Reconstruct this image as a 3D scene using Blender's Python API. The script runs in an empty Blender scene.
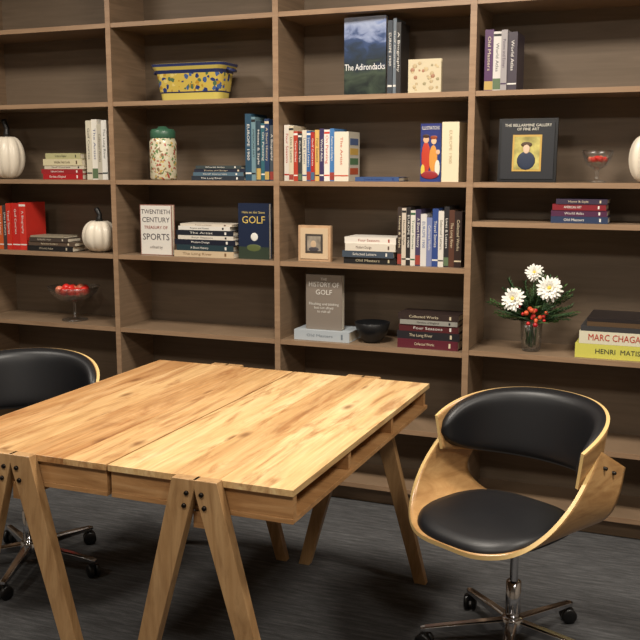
import bpy, bmesh, math, random
from mathutils import Vector, Matrix
random.seed(7)
scene=bpy.context.scene
COL=scene.collection
try:
    scene.view_settings.view_transform='Standard'
    scene.view_settings.look='None'
except Exception: pass

# ---------------------------------------------------------------- materials
_m={}
def srgb(c):
    return tuple(((x/255)/12.92 if x/255<=.04045 else ((x/255+.055)/1.055)**2.4) for x in c)
def mat(rgb,rough=.5,metal=0,name=None,trans=0,spec=.5,var=0.0,coat=0):
    key=(tuple(rgb),rough,metal,trans,name,var)
    if key in _m: return _m[key]
    m=bpy.data.materials.new(name or "paint_%d_%d_%d"%tuple(rgb)); m.use_nodes=True
    nt=m.node_tree; b=nt.nodes['Principled BSDF']
    c=srgb(rgb)
    b.inputs['Base Color'].default_value=(*c,1); b.inputs['Roughness'].default_value=rough
    b.inputs['Metallic'].default_value=metal; b.inputs['Specular IOR Level'].default_value=spec
    if coat: b.inputs['Coat Weight'].default_value=coat
    if var>0:
        tc=nt.nodes.new('ShaderNodeTexCoord'); n=nt.nodes.new('ShaderNodeTexNoise'); n.inputs['Scale'].default_value=25
        n.inputs['Detail'].default_value=5
        r=nt.nodes.new('ShaderNodeValToRGB')
        r.color_ramp.elements[0].position=.3; r.color_ramp.elements[1].position=.7
        r.color_ramp.elements[0].color=(*[x*(1-var) for x in c],1); r.color_ramp.elements[1].color=(*[min(1,x*(1+var)) for x in c],1)
        nt.links.new(tc.outputs['Object'],n.inputs['Vector']); nt.links.new(n.outputs['Fac'],r.inputs['Fac']); nt.links.new(r.outputs['Color'],b.inputs['Base Color'])
    _m[key]=m; return m

def ramp(nt,stops):
    r=nt.nodes.new('ShaderNodeValToRGB'); e=r.color_ramp.elements
    while len(e)<len(stops): e.new(.5)
    for i,(p,c) in enumerate(stops): e[i].position=p; e[i].color=(*srgb(c),1)
    return r
def wood(name,stops,scale=(14,1.2,14),rough=.35,seed=0.,streak=.35,streakcol=(110,66,30),bump=.05,coord='Object',fine=.0,knots=None):
    m=bpy.data.materials.new(name); m.use_nodes=True; nt=m.node_tree; L=nt.links
    b=nt.nodes['Principled BSDF']; b.inputs['Roughness'].default_value=rough
    tc=nt.nodes.new('ShaderNodeTexCoord'); mp=nt.nodes.new('ShaderNodeMapping'); mp.inputs['Scale'].default_value=scale
    mp.inputs['Location'].default_value=(seed*3.1,seed*7.7,seed*1.3)
    L.new(tc.outputs[coord],mp.inputs['Vector'])
    n1=nt.nodes.new('ShaderNodeTexNoise'); n1.inputs['Scale'].default_value=1; n1.inputs['Detail'].default_value=6; n1.inputs['Roughness'].default_value=.6; n1.inputs['Distortion'].default_value=1.2
    L.new(mp.outputs[0],n1.inputs['Vector'])
    r=ramp(nt,stops); L.new(n1.outputs['Fac'],r.inputs['Fac'])
    col=r.outputs['Color']
    if streak>0:
        mp2=nt.nodes.new('ShaderNodeMapping'); mp2.inputs['Scale'].default_value=tuple(s*.6 for s in scale); mp2.inputs['Location'].default_value=(seed*5+3,seed*2+1,4)
        L.new(tc.outputs[coord],mp2.inputs['Vector'])
        n2=nt.nodes.new('ShaderNodeTexNoise'); n2.inputs['Detail'].default_value=9; n2.inputs['Roughness'].default_value=.65; n2.inputs['Scale'].default_value=1.3; n2.inputs['Distortion'].default_value=2.2
        L.new(mp2.outputs[0],n2.inputs['Vector'])
        r2=nt.nodes.new('ShaderNodeValToRGB'); e=r2.color_ramp.elements
        e[0].position=.50; e[0].color=(0,0,0,1); e[1].position=.64; e[1].color=(streak,)*3+(1,)
        L.new(n2.outputs['Fac'],r2.inputs['Fac'])
        mx=nt.nodes.new('ShaderNodeMix'); mx.data_type='RGBA'
        L.new(r2.outputs['Color'],mx.inputs['Factor']); L.new(col,mx.inputs[6]); mx.inputs[7].default_value=(*srgb(streakcol),1)
        col=mx.outputs[2]
    if fine>0:
        mp3=nt.nodes.new('ShaderNodeMapping'); mp3.inputs['Scale'].default_value=(scale[0]*9,scale[1]*3,scale[2]*9); mp3.inputs['Location'].default_value=(seed,seed*3,0)
        L.new(tc.outputs[coord],mp3.inputs['Vector'])
        n3=nt.nodes.new('ShaderNodeTexNoise'); n3.inputs['Scale'].default_value=1; n3.inputs['Detail'].default_value=4; L.new(mp3.outputs[0],n3.inputs['Vector'])
        mx=nt.nodes.new('ShaderNodeMix'); mx.data_type='RGBA'; mx.blend_type='OVERLAY'; mx.inputs['Factor'].default_value=fine
        L.new(col,mx.inputs[6]); L.new(n3.outputs['Fac'],mx.inputs[7]); col=mx.outputs[2]
    if knots:
        mp4=nt.nodes.new('ShaderNodeMapping'); mp4.inputs['Scale'].default_value=(4.2,1.7,1); mp4.inputs['Location'].default_value=(seed*1.9,seed*.7,0)
        L.new(tc.outputs[coord],mp4.inputs['Vector'])
        v=nt.nodes.new('ShaderNodeTexVoronoi'); v.inputs['Scale'].default_value=1; v.voronoi_dimensions='2D'; L.new(mp4.outputs[0],v.inputs['Vector'])
        r4=nt.nodes.new('ShaderNodeValToRGB'); e=r4.color_ramp.elements; e[0].position=.02; e[0].color=(.75,.75,.75,1); e[1].position=.085; e[1].color=(0,0,0,1)
        L.new(v.outputs['Distance'],r4.inputs['Fac'])
        mx=nt.nodes.new('ShaderNodeMix'); mx.data_type='RGBA'; L.new(r4.outputs['Color'],mx.inputs['Factor']); L.new(col,mx.inputs[6]); mx.inputs[7].default_value=(*srgb(knots),1); col=mx.outputs[2]
    L.new(col,b.inputs['Base Color'])
    if bump:
        bp=nt.nodes.new('ShaderNodeBump'); bp.inputs['Strength'].default_value=bump; bp.inputs['Distance'].default_value=.004
        L.new(n1.outputs['Fac'],bp.inputs['Height']); L.new(bp.outputs[0],b.inputs['Normal'])
    return m

# ---------------------------------------------------------------- mesh builder
class MB:
    def __init__(s): s.v=[];s.f=[];s.mi=[];s.mats=[];s.sm=[]
    def m(s,mt):
        if mt not in s.mats: s.mats.append(mt)
        return s.mats.index(mt)
    def add(s,vs,fs,mt,smooth=False,M=None):
        o=len(s.v); k=s.m(mt)
        for p in vs:
            p=Vector(p); s.v.append(M@p if M else p)
        for f in fs: s.f.append([i+o for i in f]); s.mi.append(k); s.sm.append(smooth)
    def box(s,a,b,mt,M=None):
        x0,y0,z0=a;x1,y1,z1=b
        s.add([(x0,y0,z0),(x1,y0,z0),(x1,y1,z0),(x0,y1,z0),(x0,y0,z1),(x1,y0,z1),(x1,y1,z1),(x0,y1,z1)],
              [(0,3,2,1),(4,5,6,7),(0,1,5,4),(1,2,6,5),(2,3,7,6),(3,0,4,7)],mt,False,M)
    def prism(s,poly,axis,a,b,mt,M=None):
        n=len(poly)
        def P(p,t):
            return {'y':(p[0],t,p[1]),'z':(p[0],p[1],t),'x':(t,p[0],p[1])}[axis]
        vs=[P(p,a) for p in poly]+[P(p,b) for p in poly]
        fs=[list(range(n))[::-1],list(range(n,2*n))]+[(i,(i+1)%n,n+(i+1)%n,n+i) for i in range(n)]
        s.add(vs,fs,mt,False,M)
    def lathe(s,prof,mt,c=(0,0,0),seg=32,M=None,rib=0,ribn=10,closed=False):
        vs=[];fs=[]
        for r,z in prof:
            for i in range(seg):
                a=2*math.pi*i/seg; rr=r*(1-rib*(abs(math.cos(a*ribn/2))**6)) if rib else r
                vs.append((c[0]+rr*math.cos(a),c[1]+rr*math.sin(a),c[2]+z))
        for j in range(len(prof)-1):
            for i in range(seg):
                fs.append((j*seg+i,j*seg+(i+1)%seg,(j+1)*seg+(i+1)%seg,(j+1)*seg+i))
        s.add(vs,fs,mt,True,M)
    def tube(s,pts,r,mt,seg=8,M=None):
        pts=[Vector(p) for p in pts]; vs=[];fs=[];n=len(pts)
        rs=r if isinstance(r,(list,tuple)) else [r]*n
        for k,p in enumerate(pts):
            t=(pts[min(k+1,n-1)]-pts[max(k-1,0)]).normalized()
            u=t.orthogonal().normalized() if k==0 else (u-t*u.dot(t)).normalized()
            w=t.cross(u)
            for i in range(seg):
                a=2*math.pi*i/seg; vs.append(p+(u*math.cos(a)+w*math.sin(a))*rs[k])
        for k in range(n-1):
            for i in range(seg): fs.append((k*seg+i,k*seg+(i+1)%seg,(k+1)*seg+(i+1)%seg,(k+1)*seg+i))
        fs.append(list(range(seg))[::-1]); fs.append([(n-1)*seg+i for i in range(seg)])
        s.add(vs,fs,mt,True,M)
    def sphere(s,c,r,mt,seg=14,sc=(1,1,1),M=None):
        vs=[];fs=[];h=seg//2
        for j in range(h+1):
            t=math.pi*j/h
            for i in range(seg):
                a=2*math.pi*i/seg; vs.append((c[0]+r*sc[0]*math.sin(t)*math.cos(a),c[1]+r*sc[1]*math.sin(t)*math.sin(a),c[2]-r*sc[2]*math.cos(t)))
        for j in range(h):
            for i in range(seg): fs.append((j*seg+i,j*seg+(i+1)%seg,(j+1)*seg+(i+1)%seg,(j+1)*seg+i))
        s.add(vs,fs,mt,True,M)
    def grid(s,P,mt,thick,mt2=None,M=None):
        n=len(P);m=len(P[0])
        def nrm(i,j):
            a=P[min(i+1,n-1)][j]-P[max(i-1,0)][j]; b=P[i][min(j+1,m-1)]-P[i][max(j-1,0)]
            return a.cross(b).normalized()
        vs=[P[i][j] for i in range(n) for j in range(m)]+[P[i][j]+nrm(i,j)*thick for i in range(n) for j in range(m)]
        N=n*m;fs=[]
        for i in range(n-1):
            for j in range(m-1):
                a,b,c,d=i*m+j,(i+1)*m+j,(i+1)*m+j+1,i*m+j+1
                fs.append((a,d,c,b)); fs.append((N+a,N+b,N+c,N+d))
        ed=[]
        for j in range(m-1): ed.append((j,j+1)); ed.append(((n-1)*m+j+1,(n-1)*m+j))
        for i in range(n-1): ed.append(((i+1)*m,i*m)); ed.append((i*m+m-1,(i+1)*m+m-1))
        s.add(vs,fs,mt,True,M)
        o=len(s.v)-len(vs); k=s.m(mt2 or mt)
        for a,b in ed: s.f.append([o+a,o+b,o+N+b,o+N+a]); s.mi.append(k); s.sm.append(False)
    def obj(s,name,parent=None,bevel=0,loc=None,rot=None,recalc=True,sub=0):
        me=bpy.data.meshes.new(name); me.from_pydata([tuple(p) for p in s.v],[],s.f)
        for mt in s.mats: me.materials.append(mt)
        for p,k,q in zip(me.polygons,s.mi,s.sm): p.material_index=k; p.use_smooth=q
        if recalc:
            bm=bmesh.new(); bm.from_mesh(me); bmesh.ops.recalc_face_normals(bm,faces=bm.faces); bm.to_mesh(me); bm.free()
        o=bpy.data.objects.new(name,me); COL.objects.link(o)
        if parent: o.parent=parent
        if loc: o.location=loc
        if rot: o.rotation_euler=rot
        if bevel:
            md=o.modifiers.new('bevel','BEVEL'); md.width=bevel; md.segments=2; md.limit_method='ANGLE'; md.angle_limit=math.radians(40)
        if sub:
            md=o.modifiers.new('sub','SUBSURF'); md.levels=sub; md.render_levels=sub
        return o
def empty(name,loc=(0,0,0),rz=0):
    e=bpy.data.objects.new(name,None); COL.objects.link(e); e.location=loc; e.rotation_euler=(0,0,rz); e.empty_display_size=.1; return e
def fontmesh(body,align='CENTER'):
    cu=bpy.data.curves.new('f','FONT'); cu.body=body; cu.size=1; cu.align_x=align; cu.align_y='CENTER'; cu.resolution_u=2
    t=bpy.data.objects.new('tmp',cu); COL.objects.link(t); bpy.context.view_layer.update()
    me=bpy.data.meshes.new_from_object(t.evaluated_get(bpy.context.evaluated_depsgraph_get()))
    bpy.data.objects.remove(t); return me
def text(body,loc,size,mt,parent,rot=(math.pi/2,0,0),align='CENTER',sx=1,name='title'):
    me=fontmesh(body,align)
    me.materials.clear(); me.materials.append(mt)
    o=bpy.data.objects.new(name,me); COL.objects.link(o); o.location=loc; o.rotation_euler=rot; o.scale=(sx*size,size,size)
    if parent: o.parent=parent
    return o
_g={}
WORDS=['A Short History','Gardens of England','The Artist','AMERICAN ART','A Biography','Lives & Letters','Travel Stories','Modern Design','World Atlas','Collected Works','The Long River','On Painting','Four Seasons','Old Masters','EUROPE 1900','Home & Style','Selected Letters','Golf Courses','Wildlife Field Guide','Poems and Essays']
def glyph(wd):
    if wd not in _g:
        me=fontmesh(wd); vs=[v.co.copy() for v in me.vertices]; fs=[list(p.vertices) for p in me.polygons]
        w=max(v.x for v in vs)-min(v.x for v in vs); _g[wd]=(vs,fs,w)
    return _g[wd]
def spine(q,wd,c,hgt,length,mt,upright,M=None):
    vs,fs,w=glyph(wd); sx=length/w; sy=hgt/.75
    if upright: V=[(c[0]+v.y*sy,c[1],c[2]-v.x*sx) for v in vs]
    else: V=[(c[0]+v.x*sx,c[1],c[2]+v.y*sy) for v in vs]
    q.add(V,fs,mt,False,M)

# ---------------------------------------------------------------- room
carpet=bpy.data.materials.new('carpet'); carpet.use_nodes=True; nt=carpet.node_tree; L=nt.links
b=nt.nodes['Principled BSDF']; b.inputs['Roughness'].default_value=.95; b.inputs['Specular IOR Level'].default_value=.1
tc=nt.nodes.new('ShaderNodeTexCoord'); mp=nt.nodes.new('ShaderNodeMapping'); mp.inputs['Scale'].default_value=(7,60,1); mp.inputs['Rotation'].default_value=(0,0,math.radians(3))
n=nt.nodes.new('ShaderNodeTexNoise'); n.inputs['Scale'].default_value=1; n.inputs['Detail'].default_value=7; n.inputs['Roughness'].default_value=.8
L.new(tc.outputs['Object'],mp.inputs[0]); L.new(mp.outputs[0],n.inputs['Vector'])
r=ramp(nt,[(.34,(60,60,60)),(.5,(78,78,79)),(.66,(99,99,100))]); L.new(n.outputs['Fac'],r.inputs['Fac']); 
n3=nt.nodes.new('ShaderNodeTexNoise'); n3.inputs['Scale'].default_value=260; n3.inputs['Detail'].default_value=2; L.new(tc.outputs['Object'],n3.inputs['Vector'])
mx=nt.nodes.new('ShaderNodeMix'); mx.data_type='RGBA'; mx.blend_type='OVERLAY'; mx.inputs['Factor'].default_value=.3
L.new(r.outputs['Color'],mx.inputs[6]); L.new(n3.outputs['Fac'],mx.inputs[7]); L.new(mx.outputs[2],b.inputs['Base Color'])
bp=nt.nodes.new('ShaderNodeBump'); bp.inputs['Strength'].default_value=.3; bp.inputs['Distance'].default_value=.004
L.new(n3.outputs['Fac'],bp.inputs['Height']); L.new(bp.outputs[0],b.inputs['Normal'])

wallm=mat((150,140,128),.9,name='wall_paint',var=.03); ceilm=mat((190,186,178),.95,name='ceiling_tile',var=.03)
X0,X1,Y0,Y1,ZC=-5.0,2.2,-6.0,.36,2.95
def slab(name,a,b,mt):
    q=MB(); q.box(a,b,mt); return q.obj(name)
slab('floor',(X0,Y0,-.1),(X1,Y1,0),carpet)
slab('ceiling',(X0,Y0,ZC),(X1,Y1,ZC+.1),ceilm)
slab('wall_back',(X0,Y1,0),(X1,Y1+.1,ZC),wallm)
slab('wall_left',(X0-.1,Y0,0),(X0,Y1,ZC),wallm)
slab('wall_right',(X1,Y0,0),(X1+.1,Y1,ZC),wallm)
slab('wall_front',(X0,Y0-.1,0),(X1,Y0,ZC),wallm)

# ---------------------------------------------------------------- bookshelf
lam=wood('shelf_laminate',[(.3,(118,98,77)),(.5,(130,108,86)),(.7,(141,118,95))],scale=(2,2,40),rough=.5,streak=0,bump=0)
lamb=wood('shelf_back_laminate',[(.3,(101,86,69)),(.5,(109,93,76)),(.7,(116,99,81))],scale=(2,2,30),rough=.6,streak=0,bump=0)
edgem=wood('shelf_edge_band',[(.3,(142,114,88)),(.5,(153,124,97)),(.7,(163,134,106))],scale=(3,3,30),rough=.45,streak=0,bump=0)
DX=[-4.62,-3.70,-2.782,-1.871,-.947,-.03,.89]
DEP=.32; TH=.011; DW=.014
q=MB()
SH=[.38,.763,1.143,1.522,1.909,2.289,2.67]
SH4=[.38,.778,1.352,1.522,1.909,2.289,2.67]
for x in DX:
    q.box((x-DW,.002,0),(x+DW,DEP,2.88),lam); q.box((x-DW,-.001,0),(x+DW,.002,2.88),edgem)
for i in range(6):
    a,c=DX[i]+DW,DX[i+1]-DW
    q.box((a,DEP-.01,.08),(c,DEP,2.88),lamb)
    q.box((a,.05,0),(c,.065,.08),lam)
    q.box((a,.004,.08),(c,DEP-.01,.102),lam); q.box((a,.001,.08),(c,.004,.102),edgem)
    for z in (SH4 if i==4 else SH):
        q.box((a,.006,z-TH),(c,DEP-.01,z+TH),lam); q.box((a,.003,z-TH),(c,.006,z+TH),edgem)
q.box((DX[0]-DW,0,2.86),(DX[-1]+DW,DEP,2.9),lam)
q.obj('bookshelf')
Z={1:2.30,2:1.9205,3:1.5335,4:1.1545,5:.7745,6:1.3635,7:.7895}

# ---------------------------------------------------------------- books
page=mat((225,215,195),.9,name='book_pages',var=.08)
def bk_up(q,x,y,z,t,h,d,c,bars=None,M=None,rough=.4):
    cm=mat(c,rough); w=.0025
    if t<.007: w=.001
    q.box((x,y,z),(x+t,y+w,z+h),cm,M); q.box((x,y+w,z),(x+w,y+d,z+h),cm,M); q.box((x+t-w,y+w,z),(x+t,y+d,z+h),cm,M)
    q.box((x+w,y+w,z+.004),(x+t-w,y+d-.004,z+h-.004),page,M)
    if bars:
        bm=mat(bars,.5); L_=h*random.uniform(.42,.6)
        spine(q,random.choice(WORDS),(x+t/2,y-.0006,z+h*random.uniform(.56,.62)),min(.5*t,.014),L_,bm,True,M)
        rr_=random.random()
        if rr_<.4: q.box((x+.001,y-.0006,z+h*.1),(x+t-.001,y,z+h*.125),bm,M)
        elif rr_<.7:
            ac=mat(random.choice([(150,60,50),(70,100,130),(190,160,90),(90,110,80)]),.5)
            q.box((x+.0005,y-.0004,z+h*.02),(x+t-.0005,y,z+h*random.uniform(.12,.22)),ac,M)
        if random.random()<.3: q.box((x+.0005,y-.0004,z+h*.92),(x+t-.0005,y,z+h*.96),bm,M)
def bk_flat(q,x,y,z,l,t,d,c,bars=None,M=None):
    cm=mat(c,.4); w=.0025 if t>.01 else .0012
    q.box((x,y,z),(x+l,y+w,z+t),cm,M); q.box((x,y+w,z),(x+l,y+d,z+w),cm,M); q.box((x,y+w,z+t-w),(x+l,y+d,z+t),cm,M)
    q.box((x+.004,y+w,z+w),(x+l-.004,y+d-.004,z+t-w),page,M)
    if bars:
        bm=mat(bars,.5)
        spine(q,random.choice(WORDS),(x+l*random.uniform(.36,.5),y-.0006,z+t/2),min(.42*t,.014),l*random.uniform(.3,.5),bm,False,M)
        q.box((x+l*.85,y-.0008,z+.25*t),(x+l*.88,y,z+.75*t),bm,M)
def book_row(name,x0,x1,z,lst,y=.035,d=.17):
    q=MB(); tot=sum(a[0] for a in lst); x=x0
    for k,a in enumerate(lst):
        t=(x1-x0)*a[0]/tot
        bk_up(q,x,y+random.uniform(0,.012),z,t-.0006,a[1],d+random.uniform(-.015,.015),a[2],a[3] if len(a)>3 else None)
        x+=t
    return q.obj(name)
def book_stack(name,z,lst,y=.03,d=.17):
    q=MB()
    for a in lst:
        bk_flat(q,a[0],y+random.uniform(0,.01),z,a[1]-a[0],a[2]-.0004,d+random.uniform(-.01,.02),a[3],a[4] if len(a)>4 else None); z+=a[2]
    return q.obj(name)
W=(225,222,215);K=(28,28,30);CR=(214,200,170)
book_stack('book_stack',Z[3],[(-3.24,-2.99,.03,(165,30,35),W),(-3.25,-2.99,.024,(150,35,40),W),(-3.23,-2.98,.018,(200,190,170),K),(-3.235,-2.99,.034,(205,195,160),(90,70,50)),(-3.22,-3.0,.03,(176,172,128),(80,80,60))],d=.13)
book_row('book_row',-2.965,-2.835,Z[3],[(1,.30,(205,198,178),(60,60,60)),(1.1,.305,(224,220,210),(60,70,120)),(.9,.28,(186,180,164),(60,50,50)),(1,.30,(222,220,214),(40,60,60))],d=.15)
book_stack('book_stack',Z[3],[(-2.345,-2.055,.022,(45,52,62),W),(-2.335,-2.06,.018,(80,104,120),W),(-2.33,-2.05,.016,(40,44,60),CR),(-2.32,-2.07,.016,(60,70,72),W)],d=.14)
book_row('book_row',-2.05,-1.9,Z[3],[(1.4,.315,(42,74,96),W),(.9,.30,(110,140,150),K),(1,.28,(44,64,78),W),(1,.27,(50,100,112),W),(1,.29,(40,60,96),CR),(1,.26,(70,78,86),W)])
book_row('book_row',-1.85,-1.592,Z[3],[(1.2,.26,(228,222,212),(180,50,40)),(1,.255,(208,196,170),K),(.9,.23,(176,62,44),W),(.8,.22,(60,60,60),W),(1,.235,(216,208,190),(40,70,120)),(.9,.23,(50,95,150),W),(.8,.225,(170,44,40),W),(1,.235,(215,176,100),K),(1,.24,(60,50,90),W),(1.2,.235,(226,222,214),(200,60,40)),(1,.24,(70,120,176),W)])
q=MB(); 
bk_up(q,-1.59,.03,Z[3],.07,.225,.15,(222,214,196),(190,80,50)); 
for i,c in enumerate([(200,90,50),(90,130,90),(220,180,90),(90,110,150)]):
    q.box((-1.52,.05,Z[3]+.03+.045*i),(-1.5195,.16,Z[3]+.06+.045*i),mat(c,.5))
q.obj('thick_book')
book_stack('magazine',Z[3],[(-1.49,-1.28,.02,(60,84,130),(30,50,110))],d=.16)
q=MB(); M=Matrix.Translation((-1.185,.05,Z[3]))@Matrix.Rotation(math.radians(-3),4,'Z')
q.box((0,0,0),(.096,.003,.255),mat((48,66,128),.3),M); q.box((0,.003,.002),(.094,.03,.253),page,M)
def blob(x,z,r,c,sx=1,sz=1,y=-.0005): q.sphere((x,y,z),r,mat(c,.4),sc=(sx,.05,sz),M=M)
q.box((0,-.0006,.175),(.096,0,.255),mat((52,60,120),.3),M)
blob(.026,.105,.024,(190,64,44),.9,3.0,-.0008); blob(.026,.185,.014,(222,176,140),1,1.1,-.0016); blob(.026,.2,.014,(70,44,34),1.1,.6,-.002)
blob(.06,.1,.022,(216,150,70),.9,2.8,-.0012); blob(.062,.178,.013,(228,190,156),1,1.1,-.002); blob(.062,.194,.014,(150,70,40),1.2,.6,-.0024)
blob(.08,.06,.014,(226,220,206),.9,2.6,-.002); blob(.012,.05,.011,(214,190,80),.9,2.4,-.002); blob(.045,.03,.03,(150,44,50),1.4,.6,-.002); blob(.082,.13,.010,(222,180,150),1,1.1,-.002)
M2=M; text_o=None
spine(q,'ILLUSTRATIONS',(.048,-.004,.235),.016,.08,mat(W,.5),False,M)
q.obj('art_book')
book_row('thick_book',-1.082,-1.005,Z[3],[(1,.26,(226,214,184),(170,150,110))],y=.03,d=.16)
def cover_book(name,x0,x1,z,h,t,rgb,ang,y=.06,deco=None,txt=None):
    w=x1-x0
    e=empty(name,(x0,y,z),math.radians(ang)); q=MB()
    q.box((0,0,0),(w,.003,h),mat(rgb,.3)); q.box((0,t-.003,0),(w,t,h),mat(rgb,.3)); q.box((0,.003,0),(.003,t-.003,h),mat(rgb,.3)); q.box((.003,.003,.003),(w-.004,t-.003,h-.003),page)
    if deco: deco(q,w,h)
    q.obj('cover',e)
    for s in (txt or []):
        text(s[0],(w*s[1],-.0015,h*s[2]),s[3],mat(s[4],.5),e,sx=s[5] if len(s)>5 else 1)
    return e
land=bpy.data.materials.new('landscape_cover'); land.use_nodes=True; nt=land.node_tree; L=nt.links; b=nt.nodes['Principled BSDF']; b.inputs['Roughness'].default_value=.3
tc=nt.nodes.new('ShaderNodeTexCoord'); sp=nt.nodes.new('ShaderNodeSeparateXYZ'); L.new(tc.outputs['Object'],sp.inputs[0])
mp=nt.nodes.new('ShaderNodeMapping'); mp.inputs['Scale'].default_value=(12,1,22); L.new(tc.outputs['Object'],mp.inputs[0])
n=nt.nodes.new('ShaderNodeTexNoise'); n.inputs['Scale'].default_value=1; n.inputs['Detail'].default_value=7; n.inputs['Distortion'].default_value=.6; L.new(mp.outputs[0],n.inputs['Vector'])
s2=nt.nodes.new('ShaderNodeMath'); s2.operation='MULTIPLY'; s2.inputs[1].default_value=1.9; L.new(sp.outputs['Z'],s2.inputs[0])
ad=nt.nodes.new('ShaderNodeMath'); ad.operation='MULTIPLY_ADD'; ad.inputs[1].default_value=.5; L.new(n.outputs['Fac'],ad.inputs[0]); L.new(s2.outputs[0],ad.inputs[2])
r=ramp(nt,[(.28,(30,38,36)),(.42,(66,78,64)),(.52,(36,46,52)),(.62,(40,56,82)),(.70,(58,78,120)),(.76,(130,144,180)),(.86,(160,172,200)),(.95,(100,122,176))]); L.new(ad.outputs[0],r.inputs['Fac']); L.new(r.outputs['Color'],b.inputs['Base Color'])
def dec(q,w,h): q.box((0,-.0006,0),(w,0,h),land)
cover_book('coffee_table_book',-1.56,-1.355,Z[2],.345,.03,(40,50,80),-4,y=.075,deco=dec,txt=[('The Adirondacks',.5,.36,.04,(240,240,240),.72),])
book_row('book_row',-1.345,-1.285,Z[2],[(1,.32,(60,66,74),W),(.7,.33,(110,120,130),W),(1,.31,(46,44,44),W)],y=.05,d=.14)
def dec(q,w,h):
    for i in range(26):
        a,c2=random.uniform(.08,.9),random.uniform(.08,.9); q.sphere((w*a,0,h*c2),random.uniform(.005,.011),mat(random.choice([(176,156,118),(186,166,130),(160,150,116),(196,176,136),(166,122,96)]),.6),seg=8,sc=(1,.08,1))
cover_book('small_book',-1.25,-1.10,Z[2],.148,.02,(208,196,166),0,y=.06,deco=dec)
book_row('book_row',-.905,-.765,Z[2],[(1.0,.255,(84,50,92),CR),(.9,.245,(210,206,202),K),(.7,.25,(160,154,156),(70,50,80)),(1.1,.24,(66,58,68),W)],y=.03)
# shelf 4
book_row('book_row',-3.57,-3.375,Z[4],[(1.2,.235,(200,90,40),W),(1,.24,(70,60,60),W),(1,.25,(196,50,34),W),(1.6,.25,(190,40,34),W),(1.4,.255,(206,52,42),W)],d=.15)
book_stack('book_stack',Z[4],[(-3.365,-3.07,.028,K,(180,170,150)),(-3.36,-3.06,.022,(90,74,62),CR),(-3.35,-3.10,.022,(70,60,54),(200,190,170)),(-3.34,-3.12,.01,(150,140,120))],d=.12)
def dec(q,w,h): 
    q.box((.004,-.0004,.004),(w-.004,0,h-.004),mat((222,218,210),.4))
cover_book('sports_book',-2.66,-2.475,Z[4],.255,.03,(150,110,100),0,y=.05,deco=dec,txt=[('TWENTIETH',.5,.86,.032,(80,74,80),.95),('CENTURY',.5,.70,.036,(80,74,80)),('TREASURY OF',.5,.55,.022,(150,60,50)),('SPORTS',.5,.36,.046,(80,74,80)),('edited by',.5,.16,.02,(110,100,96))])
book_stack('book_stack',Z[4],[(-2.455,-2.12,.032,(200,180,150),(120,90,60)),(-2.44,-2.12,.03,(38,58,66),W),(-2.45,-2.11,.026,(26,30,46),W),(-2.43,-2.12,.02,(215,208,196),K),(-2.44,-2.12,.026,(30,34,44),W),(-2.43,-2.14,.02,(222,218,210),K),(-2.42,-2.13,.012,(216,206,190),(90,40,40))],d=.14)
def dec(q,w,h): 
    q.box((0,-.0004,0),(w,0,h*.22),mat((50,62,50),.4)); q.sphere((w*.52,0,h*.4),.02,mat((226,226,220),.4),sc=(1,.06,1)); q.sphere((w*.5,0,h*.2),.03,mat((90,100,60),.4),sc=(1.4,.03,.6))
cover_book('golf_book',-2.10,-1.935,Z[4],.27,.03,(32,42,66),0,y=.05,deco=dec,txt=[('Hints on the Game',.5,.84,.016,(210,190,120)),('GOLF',.5,.70,.05,(214,186,100))])
book_stack('book_stack',Z[4],[(-1.545,-1.29,.03,K,(190,180,150)),(-1.55,-1.3,.03,(64,76,90),W),(-1.535,-1.29,.034,(216,208,194),(90,70,60)),(-1.54,-1.29,.03,(226,220,210),(160,60,50))] ,d=.14)
book_row('book_row',-1.285,-.985,Z[4],[(.8,.265,(60,50,46),CR),(.8,.26,(204,192,176),K),(.8,.265,(40,38,40),W),(.9,.25,(214,210,200),(40,90,60)),(1,.255,(66,58,90),W),(1.1,.235,(210,208,206),(50,90,150)),(1,.22,(120,130,170),W),(1.1,.26,(44,70,132),W),(1,.25,(216,212,204),(60,60,60)),(.9,.27,(40,40,44),W),(1,.255,(86,54,42),CR),(1.3,.25,(44,30,28),CR)])
# shelf 5
book_stack('book_stack',Z[5],[(-1.80,-1.515,.05,(176,184,190),(110,120,130))],y=.03,d=.19)
cover_book('history_book',-1.75,-1.565,Z[5]+.0505,.265,.035,(132,122,112),0,y=.07,txt=[('THE',.5,.92,.018,W),('HISTORY OF',.5,.82,.034,W,.82),('GOLF',.5,.68,.034,W),('Flinching and blinking\nbut not afraid\nto risk all',.5,.4,.018,W)])
book_stack('book_stack',Z[5],[(-1.275,-.99,.042,(96,36,48),CR),(-1.28,-.985,.036,(40,38,42),CR),(-1.27,-.99,.032,(84,34,38),W),(-1.265,-.995,.022,(150,148,140),K),(-1.275,-.99,.03,(52,40,38),CR)],d=.15)
book_stack('book_stack',Z[6],[(-.6,-.365,.028,(46,60,90),W),(-.6,-.37,.026,(80,40,70),W),(-.595,-.375,.026,(130,34,44),W),(-.58,-.37,.022,(60,50,70),CR)],d=.15)
e=empty('art_book_stack',(0,0,0))
q=MB(); z=Z[7]; 
for a in [(-.475,-.09,.062,(210,206,96)),(-.46,-.09,.055,(222,216,190)),(-.455,-.08,.022,(60,60,62)),(-.43,-.08,.02,(90,70,50)),(-.43,-.08,.016,(40,34,34))]:
    bk_flat(q,a[0],.03,z,a[1]-a[0],a[2]-.0005,.25,a[3]); z+=a[2]
q.obj('books',e)
text('HENRI  MATISSE',(-.285,.0285,Z[7]+.031),.03,mat((70,70,60),.5),e); text('MARC CHAGALL',(-.30,.0285,Z[7]+.09),.04,mat((190,60,40),.5),e,sx=.82)

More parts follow.
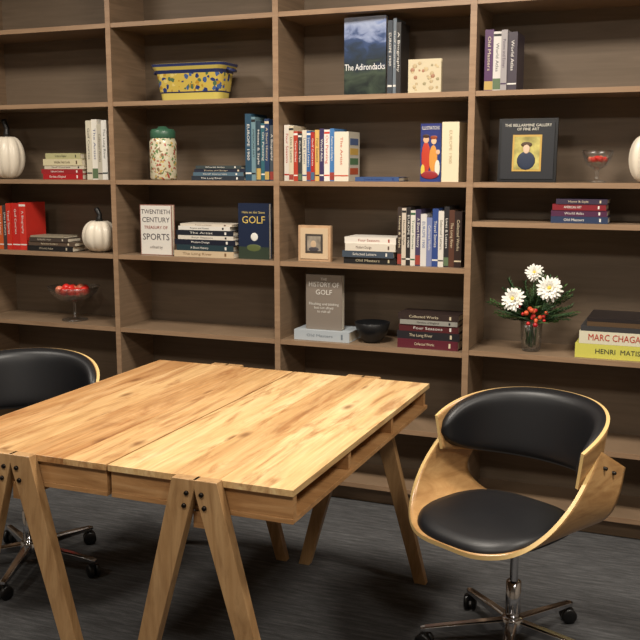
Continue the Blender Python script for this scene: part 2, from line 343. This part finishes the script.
# ---------------------------------------------------------------- framed picture etc
ta=math.radians(-4)
fo=empty('framed_painting',(-.84,.06,Z[3]+.0016)); fo.rotation_euler=(ta,0,0)
q=MB(); fr=mat((18,19,22),.35)
q.box((0,0,0),(.25,.02,.27),fr); q.box((.012,-.004,.012),(.238,0,.258),mat((28,30,36),.5))
q.box((.062,-.006,.045),(.186,-.004,.2),mat((196,160,80),.4)); q.box((.07,-.007,.053),(.178,-.006,.192),mat((180,170,96),.6,var=.45))
q.sphere((.122,-.007,.09),.036,mat((34,46,70),.6),sc=(1.1,.06,1.1)); q.sphere((.122,-.0085,.14),.018,mat((220,190,164),.6),sc=(.8,.06,1.1)); q.sphere((.122,-.008,.158),.02,mat((80,60,40),.6),sc=(1.2,.05,.6))
q.obj('frame',fo)
text('THE BELLARMINE GALLERY\nOF FINE ART',(.125,-.0048,.232),.0165,mat((220,215,200),.5),fo)
q=MB(); M=Matrix.Translation((-1.785,.06,Z[4]))
fm=mat((190,156,122),.5,var=.15)
q.box((0,0,0),(.165,.025,.17),fm,M); q.box((.012,-.003,.012),(.153,0,.158),mat((206,182,150),.5),M)
q.box((.038,-.005,.04),(.127,-.003,.13),mat((66,60,56),.5),M); q.box((.048,-.006,.05),(.117,-.005,.12),mat((150,140,126),.5,var=.35),M)
q.sphere((.08,-.006,.082),.016,mat((196,170,140),.5),sc=(.9,.05,1.1),M=M); q.sphere((.082,-.006,.058),.022,mat((70,66,70),.5),sc=(1.2,.04,.5),M=M)
q.obj('photo_frame',bevel=.002)

# ---------------------------------------------------------------- ceramics
wht=mat((232,222,204),.35,name='white_glaze'); blk=mat((22,21,20),.4,name='stem_black')
def pumpkin(name,x,y,z,r,h):
    q=MB(); prof=[]
    for k in range(17):
        t=math.pi*k/16; rr=math.sin(t)**.75*r; zz=h*(.5-.5*math.cos(t))
        prof.append((max(rr,.004),zz if k<15 else zz-.01*(k-14)))
    q.lathe(prof,wht,seg=64,rib=.09,ribn=9)
    q.tube([(0,0,h*.93),(0,0,h*1.05),(.004,0,h*1.15),(-.012,0,h*1.3),(-.016,0,h*1.36)],[r*.24,r*.17,r*.14,r*.17,r*.13],blk)
    return q.obj(name,loc=(x,y,z))
pumpkin('white_pumpkin',-3.54,.12,Z[3],.095,.235)
pumpkin('white_pumpkin',-2.945,.10,Z[4],.092,.17)
pumpkin('white_pumpkin',-.225,.10,Z[3],.075,.20)
def speck(name,base,cols,scale):
    m=bpy.data.materials.new(name); m.use_nodes=True; nt=m.node_tree; L=nt.links; b=nt.nodes['Principled BSDF']; b.inputs['Roughness'].default_value=.25
    tc=nt.nodes.new('ShaderNodeTexCoord'); v=nt.nodes.new('ShaderNodeTexVoronoi'); v.inputs['Scale'].default_value=scale
    dn=nt.nodes.new('ShaderNodeTexNoise'); dn.inputs['Scale'].default_value=30; dm=nt.nodes.new('ShaderNodeMix'); dm.data_type='RGBA'; dm.blend_type='ADD'; dm.inputs['Factor'].default_value=.03
    L.new(tc.outputs['Object'],dn.inputs['Vector']); L.new(tc.outputs['Object'],dm.inputs[6]); L.new(dn.outputs['Color'],dm.inputs[7]); L.new(dm.outputs[2],v.inputs['Vector'])
    sp=nt.nodes.new('ShaderNodeSeparateColor'); L.new(v.outputs['Color'],sp.inputs[0])
    r=nt.nodes.new('ShaderNodeValToRGB'); r.color_ramp.interpolation='CONSTANT'; e=r.color_ramp.elements
    st=[base]+cols
    while len(e)<len(st): e.new(.5)
    for i,c in enumerate(st): e[i].position=0 if i==0 else .3+.7*(i-1)/len(cols); e[i].color=(*srgb(c),1)
    L.new(sp.outputs[0],r.inputs['Fac'])
    gt=nt.nodes.new('ShaderNodeMath'); gt.operation='GREATER_THAN'; gt.inputs[1].default_value=.55; L.new(v.outputs['Distance'],gt.inputs[0])
    mx=nt.nodes.new('ShaderNodeMix'); mx.data_type='RGBA'; L.new(gt.outputs[0],mx.inputs['Factor']); L.new(r.outputs[0],mx.inputs[6]); mx.inputs[7].default_value=(*srgb(base),1)
    L.new(mx.outputs[2],b.inputs['Base Color']); return m
tg=speck('painted_glaze',(200,176,84),[(44,60,112),(180,140,50),(70,96,146),(214,196,120),(80,108,80)],48)
blue=mat((44,54,100),.3); yel=mat((206,188,96),.35)
q=MB()
def rr(w,d,r,n=6):
    P=[]
    for cx,cy,a0 in ((w-r,d-r,0),(-w+r,d-r,90),(-w+r,-d+r,180),(w-r,-d+r,270)):
        for k in range(n+1):
            a=math.radians(a0+90*k/n); P.append((cx+r*math.cos(a),cy+r*math.sin(a)))
    return P
g=.86
secs=[(.196,.06,0,yel),(.2,.064,.034,yel),(.204,.068,.04,blue),(.215,.08,.12,tg),(.222,.087,.135,blue),(.234,.095,.15,yel),(.238,.098,.162,blue),(.228,.09,.164,yel),(.215,.082,.15,yel),(.19,.058,.04,yel)]
for k in range(len(secs)-1):
    A=rr(secs[k][0],secs[k][1],.04);B=rr(secs[k+1][0],secs[k+1][1],.04);n=len(A)
    q.add([(p[0]*g,p[1],secs[k][2]*1.08) for p in A]+[(p[0]*g,p[1],secs[k+1][2]*1.08) for p in B],[(i,(i+1)%n,n+(i+1)%n,n+i) for i in range(n)],secs[k+1][3],True)
A=rr(.196,.06,.04); q.add([(p[0]*g,p[1],.001) for p in A],[list(range(len(A)))],yel); A=rr(.19,.058,.04); q.add([(p[0]*g,p[1],.0432) for p in A],[list(range(len(A)))],yel)
for s in (-1,1): q.tube([(s*.225*g,-.03,.15),(s*.25*g,-.02,.14),(s*.25*g,.02,.14),(s*.225*g,.03,.15)],.008,blue)
q.obj('ceramic_planter',loc=(-2.37,.13,Z[2]),recalc=False)
q=MB(); jm=speck('speckled_jar_glaze',(210,204,176),[(170,90,76),(110,136,90),(200,170,100),(222,214,190),(140,120,90)],75)
gm=mat((58,98,76),.35)
q.lathe([(.001,0),(.062,0),(.068,.01),(.068,.19),(.06,.205),(.057,.21)],jm); q.lathe([(.061,.208),(.063,.212),(.063,.24),(.056,.252),(.03,.256),(.02,.266),(.001,.268)],gm)
q.obj('speckled_jar',loc=(-2.55,.11,Z[3]))
glass=bpy.data.materials.new('clear_glass'); glass.use_nodes=True; nt=glass.node_tree; L=nt.links
for n_ in list(nt.nodes):
    if n_.type=='BSDF_PRINCIPLED': nt.nodes.remove(n_)
tr=nt.nodes.new('ShaderNodeBsdfTransparent'); tr.inputs[0].default_value=(.985,.99,.99,1); gl=nt.nodes.new('ShaderNodeBsdfGlossy'); gl.inputs['Roughness'].default_value=.25
lw=nt.nodes.new('ShaderNodeLayerWeight'); lw.inputs['Blend'].default_value=.25; ms=nt.nodes.new('ShaderNodeMixShader')
ad=nt.nodes.new('ShaderNodeMath'); ad.operation='MULTIPLY_ADD'; ad.inputs[1].default_value=.55; ad.inputs[2].default_value=.05
L.new(lw.outputs['Fresnel'],ad.inputs[0]); L.new(ad.outputs[0],ms.inputs[0]); L.new(tr.outputs[0],ms.inputs[1]); L.new(gl.outputs[0],ms.inputs[2])
L.new(ms.outputs[0],[n_ for n_ in nt.nodes if n_.type=='OUTPUT_MATERIAL'][0].inputs[0])
redm=mat((216,48,40),.3,name='red_ornament'); red2=mat((226,130,100),.35)
def glassbowl(name,x,y,z,R,H,hb,fr,n):
    e=empty(name,(x,y,z)); q=MB(); 
    out=[(.001,0),(fr,0),(fr,.006),(fr*.3,.012),(.008,.02),(.007,H-hb-.01),(.02,H-hb),(R*.6,H-hb+.01),(R*.9,H-.03),(R,H)]
    inn=[(R-.003,H),(R*.9-.004,H-.028),(R*.58,H-hb+.014),(.001,H-hb+.006)]
    q.lathe(out+inn,glass,seg=40); q.obj('glass_bowl',e)
    q=MB()
    for i in range(n):
        a=i*2.4; rad=R*.58*math.sqrt(i/n); rb=R*.175
        q.sphere((rad*math.cos(a),rad*math.sin(a),H-hb+.018+rb+rad*.22+ (.7*rb if i<n/3 else 0)),rb,redm if i%3 else red2)
    q.obj('ornaments',e); return e
glassbowl('pedestal_glass_bowl',-3.14,.12,Z[5],.14,.185,.08,.07,14)
glassbowl('glass_compote',-.425,.10,Z[3],.066,.135,.075,.04,12)
q=MB(); q.lathe([(.001,0),(.04,0),(.045,.008),(.07,.04),(.085,.095),(.082,.097),(.065,.042),(.036,.014),(.001,.012)],mat((20,20,22),.35),seg=40); q.obj('black_bowl',loc=(-1.425,.11,Z[5]))
# vase with flowers
e=empty('flower_vase',(-.675,.10,Z[7])); q=MB()
q.lathe([(.001,0),(.036,0),(.042,.01),(.046,.07),(.05,.14),(.047,.14),(.043,.07),(.038,.012),(.001,.01)],glass,seg=32); q.obj('vase',e)
q=MB(); stem=mat((60,92,48),.6); leaf=mat((52,84,50),.6,var=.3); leaf2=mat((84,118,62),.6)
heads=[((-.075,-.06,.235),.056),((.08,-.06,.29),.06),((.005,.0,.35),.042)]
for (h,rad) in heads: q.tube([(random.uniform(-.02,.02),0,.02),(h[0]*.4,h[1]*.4,.13),h],.003,stem,6)
for i in range(10): q.tube([(random.uniform(-.03,.03),random.uniform(-.03,.03),.015),(random.uniform(-.02,.02),random.uniform(-.02,.02),.16)],.003,leaf,6)
q.obj('stems',e)
q=MB(); random.seed(3)
for i in range(120):
    a=random.uniform(0,2*math.pi); el=random.uniform(-.05,1.4); Ln=random.uniform(.10,.235)
    d=Vector((math.cos(a)*math.cos(el)*.95,math.sin(a)*math.cos(el)*.42,math.sin(el)*.95+.05))
    p0=Vector((0,0,.13)); tip=p0+d*Ln
    q.tube([p0,p0+d*Ln*.5+Vector((0,0,.01)),tip],[.002,.0017,.001],stem,5)
    side=d.cross(Vector((0,0,1))).normalized(); up=side.cross(d)
    for k in range(12):
        c=p0+d*Ln*(.2+.07*k)
        for s in (-1,1):
            dd=(d*.6+side*s*.8+up*random.uniform(-.4,.4)).normalized()*.027
            w=up*.003
            q.add([c-w,c+dd*.5-w*1.4+Vector((0,0,.002)),c+dd,c+w],[(0,1,2,3)],leaf if i%3 else leaf2)
for i in range(9):
    a=-math.pi/2+random.uniform(-1.5,1.5); d=Vector((math.cos(a),math.sin(a)*.6,random.uniform(.2,.9))).normalized(); s=d.cross(Vector((0,0,1))).normalized()
    p0=Vector((0,-.01,.135)); Ln=random.uniform(.08,.13); wd=.016
    q.add([p0,p0+d*Ln*.35+s*wd*.8,p0+d*Ln*.7+s*wd,p0+d*Ln-Vector((0,0,.01)),p0+d*Ln*.7-s*wd,p0+d*Ln*.35-s*wd*.8],[(0,1,2,3,4,5)],leaf2)
q.obj('foliage',e,recalc=False)
q=MB(); pet=mat((246,244,236),.6,name='petal_white'); cen=mat((226,206,90),.7)
for (h,rad) in heads:
    h=Vector(h); nn=Vector((h.x*1.5,-1,.4)).normalized(); u=nn.orthogonal().normalized(); w=nn.cross(u)
    for ring,(cnt,tilt,ln) in enumerate([(17,-.1,1),(16,.2,.93),(14,.5,.72),(10,.85,.45)]):
        for k in range(cnt):
            a=2*math.pi*(k+.5*ring)/cnt+random.uniform(-.07,.07); rd=u*math.cos(a)+w*math.sin(a); tl=tilt+random.uniform(-.13,.13); dr=(rd*math.cos(tl)+nn*math.sin(tl)); tn=nn.cross(rd)
            L_=rad*ln*random.uniform(.88,1.08); wd=rad*.12
            q.add([h-tn*wd*.4,h+dr*L_*.65-tn*wd,h+dr*L_*.92-tn*wd*.6,h+dr*L_,h+dr*L_*.92+tn*wd*.6,h+dr*L_*.65+tn*wd,h+tn*wd*.4],[(0,1,2,3,4,5,6)],pet)
    q.sphere(h+nn*rad*.16,rad*.15,cen,seg=8)
q.obj('blossoms',e,recalc=False)
q=MB()
for i in range(18):
    q.sphere((random.uniform(-.05,.08),random.uniform(-.09,-.05),random.uniform(.13,.21)),random.uniform(.007,.012),mat(random.choice([(200,40,40),(214,90,50),(170,30,40)]),.35),seg=10)
q.obj('berries',e)

# ---------------------------------------------------------------- desk table
TT=.80; tx0,tx1,xs=-2.075,-.908,-1.462; ty0,ty1=-2.01,-.74; TB=TT-.094
stopsA=[(.28,(172,130,84)),(.45,(192,152,102)),(.6,(204,166,116)),(.78,(216,182,134))]
stopsB=[(.28,(188,150,100)),(.45,(208,172,120)),(.6,(218,186,136)),(.78,(228,202,156))]
stopsC=[(.28,(158,112,68)),(.45,(178,134,86)),(.6,(192,150,102)),(.78,(206,170,122))]
woodleg=wood('leg_wood',[(.3,(148,112,72)),(.5,(172,135,92)),(.7,(188,152,108))],scale=(20,20,3),rough=.4,streak=.35,streakcol=(110,76,44))
apron=wood('apron_wood',[(.3,(150,108,66)),(.5,(174,130,84)),(.7,(188,146,100))],scale=(3,12,30),rough=.4,streak=.35,streakcol=(110,72,40))
T=empty('desk_table',(0,0,0))
def panel(a,b,stopslist,widths,seed):
    x=a; n=0
    for w,st in zip(widths,stopslist):
        q=MB(); x2=x+(b-a)*w
        q.box((x,ty0,TT-.018),(x2,ty1,TT),wood('plank_wood_%d_%d'%(seed,n),st,scale=(14,1.7,9),rough=.36,seed=seed+n*1.7,streak=.7,streakcol=(146,94,52),fine=.4,knots=(112,72,40)))
        q.obj('plank_%d'%n,T,bevel=.0008); x=x2; n+=1
    q=MB()
    q.box((a+.004,ty0+.008,TB),(b-.004,ty1-.008,TB+.014),apron)
    for y in (ty0+.01,ty0+.012+.42,ty0+.012+.83,ty1-.034): q.box((a+.004,y,TB+.014),(b-.004 if y<ty0+.1 else b-.012,y+.022,TT-.018),apron)
    q.box((a+.004,ty0+.034,TB+.014),(a+.02,ty1-.034,TT-.018),apron)
    q.obj('frame_box',T,bevel=.001)
panel(tx0,xs-.003,[stopsC,stopsA,stopsC,stopsA],[.26,.24,.27,.23],1)
panel(xs+.003,tx1,[stopsB,stopsA,stopsB],[.36,.26,.38],9)
bolt=mat((40,34,30),.3,metal=.8)
def aframe(cx,yf,sgn):
    q=MB(); t=.034
    y=(yf-t+.004) if sgn<0 else (yf-.004)
    wt,wb=.072,.046; top=TT+.002
    for s in (-1,1):
        xa,xb=cx+s*.03,cx+s*.245
        yy=y if s<0 else y+.0005
        q.prism([(xa-wt/2,top),(xa+wt/2,top),(xa+wt/2+s*.012,top-.05),(xb+wb/2,0),(xb-wb/2,0),(xa-wt/2+s*.012,top-.05)],'y',yy,yy+t-(.001 if s>0 else 0),woodleg)
    q.obj('a_frame_leg',T,bevel=.002)
    q=MB(); yb=y-.002 if sgn<0 else y+t
    for dx,dz in ((-.022,-.035),(.022,-.035),(-.03,-.07),(.03,-.07)):
        M=Matrix.Translation((cx+dx,yb,TT+dz))@Matrix.Rotation(math.pi/2,4,'X'); q.lathe([(.001,.004),(.006,.003),(.007,-.003)],bolt,seg=12,M=M)
    q.obj('bolts',T)
for cx in (-1.765,-1.175): aframe(cx,ty0,-1); aframe(cx,ty1,1)
q=MB()
for cx in (-1.765,-1.175): q.box((cx-.02,ty0,TB-.045),(cx+.02,ty1,TB-.0005),apron)
q.obj('stretchers',T)

# ---------------------------------------------------------------- bentwood chair
ply=wood('bentwood_veneer',[(.3,(162,120,74)),(.5,(184,142,92)),(.7,(200,160,108))],scale=(6,6,22),rough=.3,streak=.25,streakcol=(140,90,46),bump=.02)
edgp=mat((216,184,124),.4,name='ply_edge')
lea=mat((16,17,21),.45,name='black_leather'); chrome=mat((205,205,208),.12,metal=1,name='chrome'); plast=mat((16,16,17),.4,name='black_plastic')
def cr(P,t):
    n=len(P)-1; k=min(int(t*n),n-1); u=t*n-k
    p=[Vector(P[max(0,min(n,k+i))]) for i in (-1,0,1,2)]
    return .5*((2*p[1])+(-p[0]+p[2])*u+(2*p[0]-5*p[1]+4*p[2]-p[3])*u*u+(-p[0]+3*p[1]-3*p[2]+p[3])*u**3)
def mirrorcurve(half): return [(-x,y,z) for x,y,z in half[:0:-1]]+half
def chair(name,x,y,ang,star,fwd=.065):
    e=empty(name,(x,y,0),math.radians(ang)); off3=(0,fwd,0)
    F=mirrorcurve([(0,.285,.445),(.12,.278,.448),(.21,.225,.468),(.268,.155,.52),(.298,.075,.595),(.30,-.01,.675),(.282,-.095,.745)])
    B=mirrorcurve([(0,-.17,.452),(.12,-.17,.455),(.205,-.16,.468),(.265,-.15,.50),(.30,-.155,.545),(.302,-.19,.60),(.282,-.245,.66)])
    N=60;Mn=14;P=[]
    for i in range(N+1):
        t=i/N; f=cr(F,t); bb=cr(B,t); P.append([f.lerp(bb,j/Mn) for j in range(Mn+1)])
    q=MB(); q.grid(P,ply,-.013,edgp); q.obj('seat_arm_shell',e,loc=off3)
    TM=1.72
    def backpt(th,h,off=0):
        s=abs(th)/TM
        top=.845-.085*s**2.6; bot=.60+.045*s**2
        z=bot+(top-bot)*h
        lean=.05*(h-.3)
        a=.274+lean*.4-off; c=.25+lean-off
        return Vector((a*math.sin(th),-.03-c*math.cos(th),z))
    N=48;P=[]
    for i in range(N+1):
        th=-TM+2*TM*i/N
        P.append([backpt(th,j/10) for j in range(11)])
    q=MB(); q.grid(P,ply,.011,edgp); q.obj('back_shell',e,loc=off3)
    P=[];N=56
    for i in range(N+1):
        th=(-TM+.02)+2*(TM-.02)*i/N; u=abs(2*i/N-1); row=[]
        hh=.5*(max(0,1-u**8))**.5
        for j in range(17):
            v=(j/16*2-1)
            prof=(max(0,1-v**8)**.5)*(max(0,1-u**14)**.5)
            row.append(backpt(th,.5+v*max(hh,.02),.001+.034*prof))
        P.append(row)
    q=MB(); q.grid(P,lea,.001); q.obj('back_pad',e,loc=off3)
    q=MB(); rings=[(.0,.502,0),(.5,.501,0),(.8,.499,0),(.93,.493,0),(.985,.481,0),(1,.468,0),(.985,.457,0),(.95,.452,0)]
    vs=[];fs=[];seg=48
    for k,(rr_,zz,_) in enumerate(rings):
        for i in range(seg):
            a=2*math.pi*i/seg; ca,sa=math.cos(a),math.sin(a); pw=.75
            px=.225*rr_*math.copysign(abs(ca)**pw,ca); py=.235*rr_*math.copysign(abs(sa)**pw,sa)+.045
            vs.append((px,py,zz+.2*px*px-.12*max(0,py-.15)))
    for k in range(len(rings)-1):
        for i in range(seg): fs.append((k*seg+i,k*seg+(i+1)%seg,(k+1)*seg+(i+1)%seg,(k+1)*seg+i))
    q.add(vs,fs,lea,True); q.obj('seat_pad',e,loc=off3)
    q=MB()
    for s in (-1,1):
        for (yy,zz) in ((-.105,.69),(-.155,.665)):
            M=Matrix.Translation((s*.287,yy,zz))@Matrix.Rotation(s*math.pi/2,4,'Y'); q.lathe([(.006,-.004),(.006,.014),(.004,.016),(.001,.017)],mat((60,56,52),.3,metal=.8),seg=14,M=M)
    q.obj('arm_bolts',e,loc=off3)
    q=MB()
    q.box((-.08,-.07,.42),(.08,.14,.44),plast)
    q.lathe([(.03,.34),(.034,.42)],plast,seg=20)
    q.lathe([(.014,.2),(.014,.36)],chrome,seg=20); q.lathe([(.001,.075),(.025,.075),(.025,.235),(.014,.238)],chrome,seg=24)
    q.tube([(0,0,.415),(.12,-.02,.41),(.2,-.03,.4)],.006,plast)
    q.obj('gas_column',e)
    q=MB(); q.lathe([(.001,.06),(.04,.065),(.043,.085),(.036,.108),(.026,.112),(.001,.112)],chrome,seg=24)
    cs=MB()
    for k in range(5):
        a=math.radians(star+72*k-ang); d=Vector((math.cos(a),math.sin(a),0)); n=Vector((-d.y,d.x,0))
        vs=[];
        for (rd,w,zt,zb) in ((.03,.019,.104,.07),(.16,.016,.092,.068),(.295,.013,.078,.062),(.31,.009,.074,.063)):
            p=d*rd
            for sx,zz in ((-1,zb),(1,zb),(1,zt-.004),(.6,zt),(-.6,zt),(-1,zt-.004)): vs.append(p+n*w*sx+Vector((0,0,zz)))
        fs=[]
        for g in range(3):
            for i in range(6): fs.append((g*6+i,g*6+(i+1)%6,(g+1)*6+(i+1)%6,(g+1)*6+i))
        fs+=[(5,4,3,2,1,0),tuple(range(18,24))]
        q.add(vs,fs,chrome,False)
        c=d*.295
        cs.tube([c+Vector((0,0,.035)),c+Vector((0,0,.064))],.008,plast,10)
        ax=(n*math.cos(.6)+d*math.sin(.6)); rot=Vector((0,0,1)).rotation_difference(ax).to_matrix().to_4x4()
        for s in (-1,1):
            M=Matrix.Translation(c+ax*s*.014+Vector((0,0,.027)))@rot
            cs.lathe([(.001,-.009),(.021,-.009),(.027,-.006),(.027,.006),(.021,.009),(.001,.009)],plast,seg=20,M=M)
        cs.box((-.018,-.012,.0),(.018,.012,.02),plast,M=Matrix.Translation(c+Vector((0,0,.034)))@Matrix.Rotation(math.atan2(ax.y,ax.x),4,'Z'))
    q.obj('star_base',e,bevel=.001); cs.obj('casters',e)
    return e
chair('office_chair',-.51,-1.09,180-27,203)
chair('office_chair',-2.44,-1.17,180+34,2,fwd=.02)

# ---------------------------------------------------------------- lights
def area(name,loc,sx,sy,en,col=(1,.915,.80),rot=(0,0,0),spread=180):
    l=bpy.data.lights.new(name,'AREA'); l.shape='RECTANGLE'; l.size=sx; l.size_y=sy; l.energy=en; l.color=col; l.spread=math.radians(spread)
    o=bpy.data.objects.new(name,l); COL.objects.link(o); o.location=loc; o.rotation_euler=rot; return o
for x,y,en in ((-3.2,-1.3,32),(-1.3,-1.3,58),(.6,-1.3,44),(-3.2,-3.6,22),(-1.2,-3.6,38),(.8,-3.6,38)):
    area('ceiling_light',(x,y,ZC-.02),.5,.5,en)
w=bpy.data.worlds.new('world'); scene.world=w; w.use_nodes=True; w.node_tree.nodes['Background'].inputs[0].default_value=(.5,.45,.4,1); w.node_tree.nodes['Background'].inputs[1].default_value=.15

# ---------------------------------------------------------------- camera
cam=bpy.data.cameras.new('camera'); cam.sensor_width=36; cam.lens=36*940.1/640; cam.clip_start=.05
c=bpy.data.objects.new('camera',cam); COL.objects.link(c); c.location=(0,-4.0733,1.6)
p,yw=.1617,.3847
s_,c_=math.sin(yw),math.cos(yw);sp,cp=math.sin(p),math.cos(p)
F=Vector((-s_*cp,c_*cp,-sp));R=Vector((c_,s_,0));U=Vector((-s_*sp,c_*sp,cp))
c.rotation_euler=Matrix((R,U,-F)).transposed().to_euler()
scene.camera=c
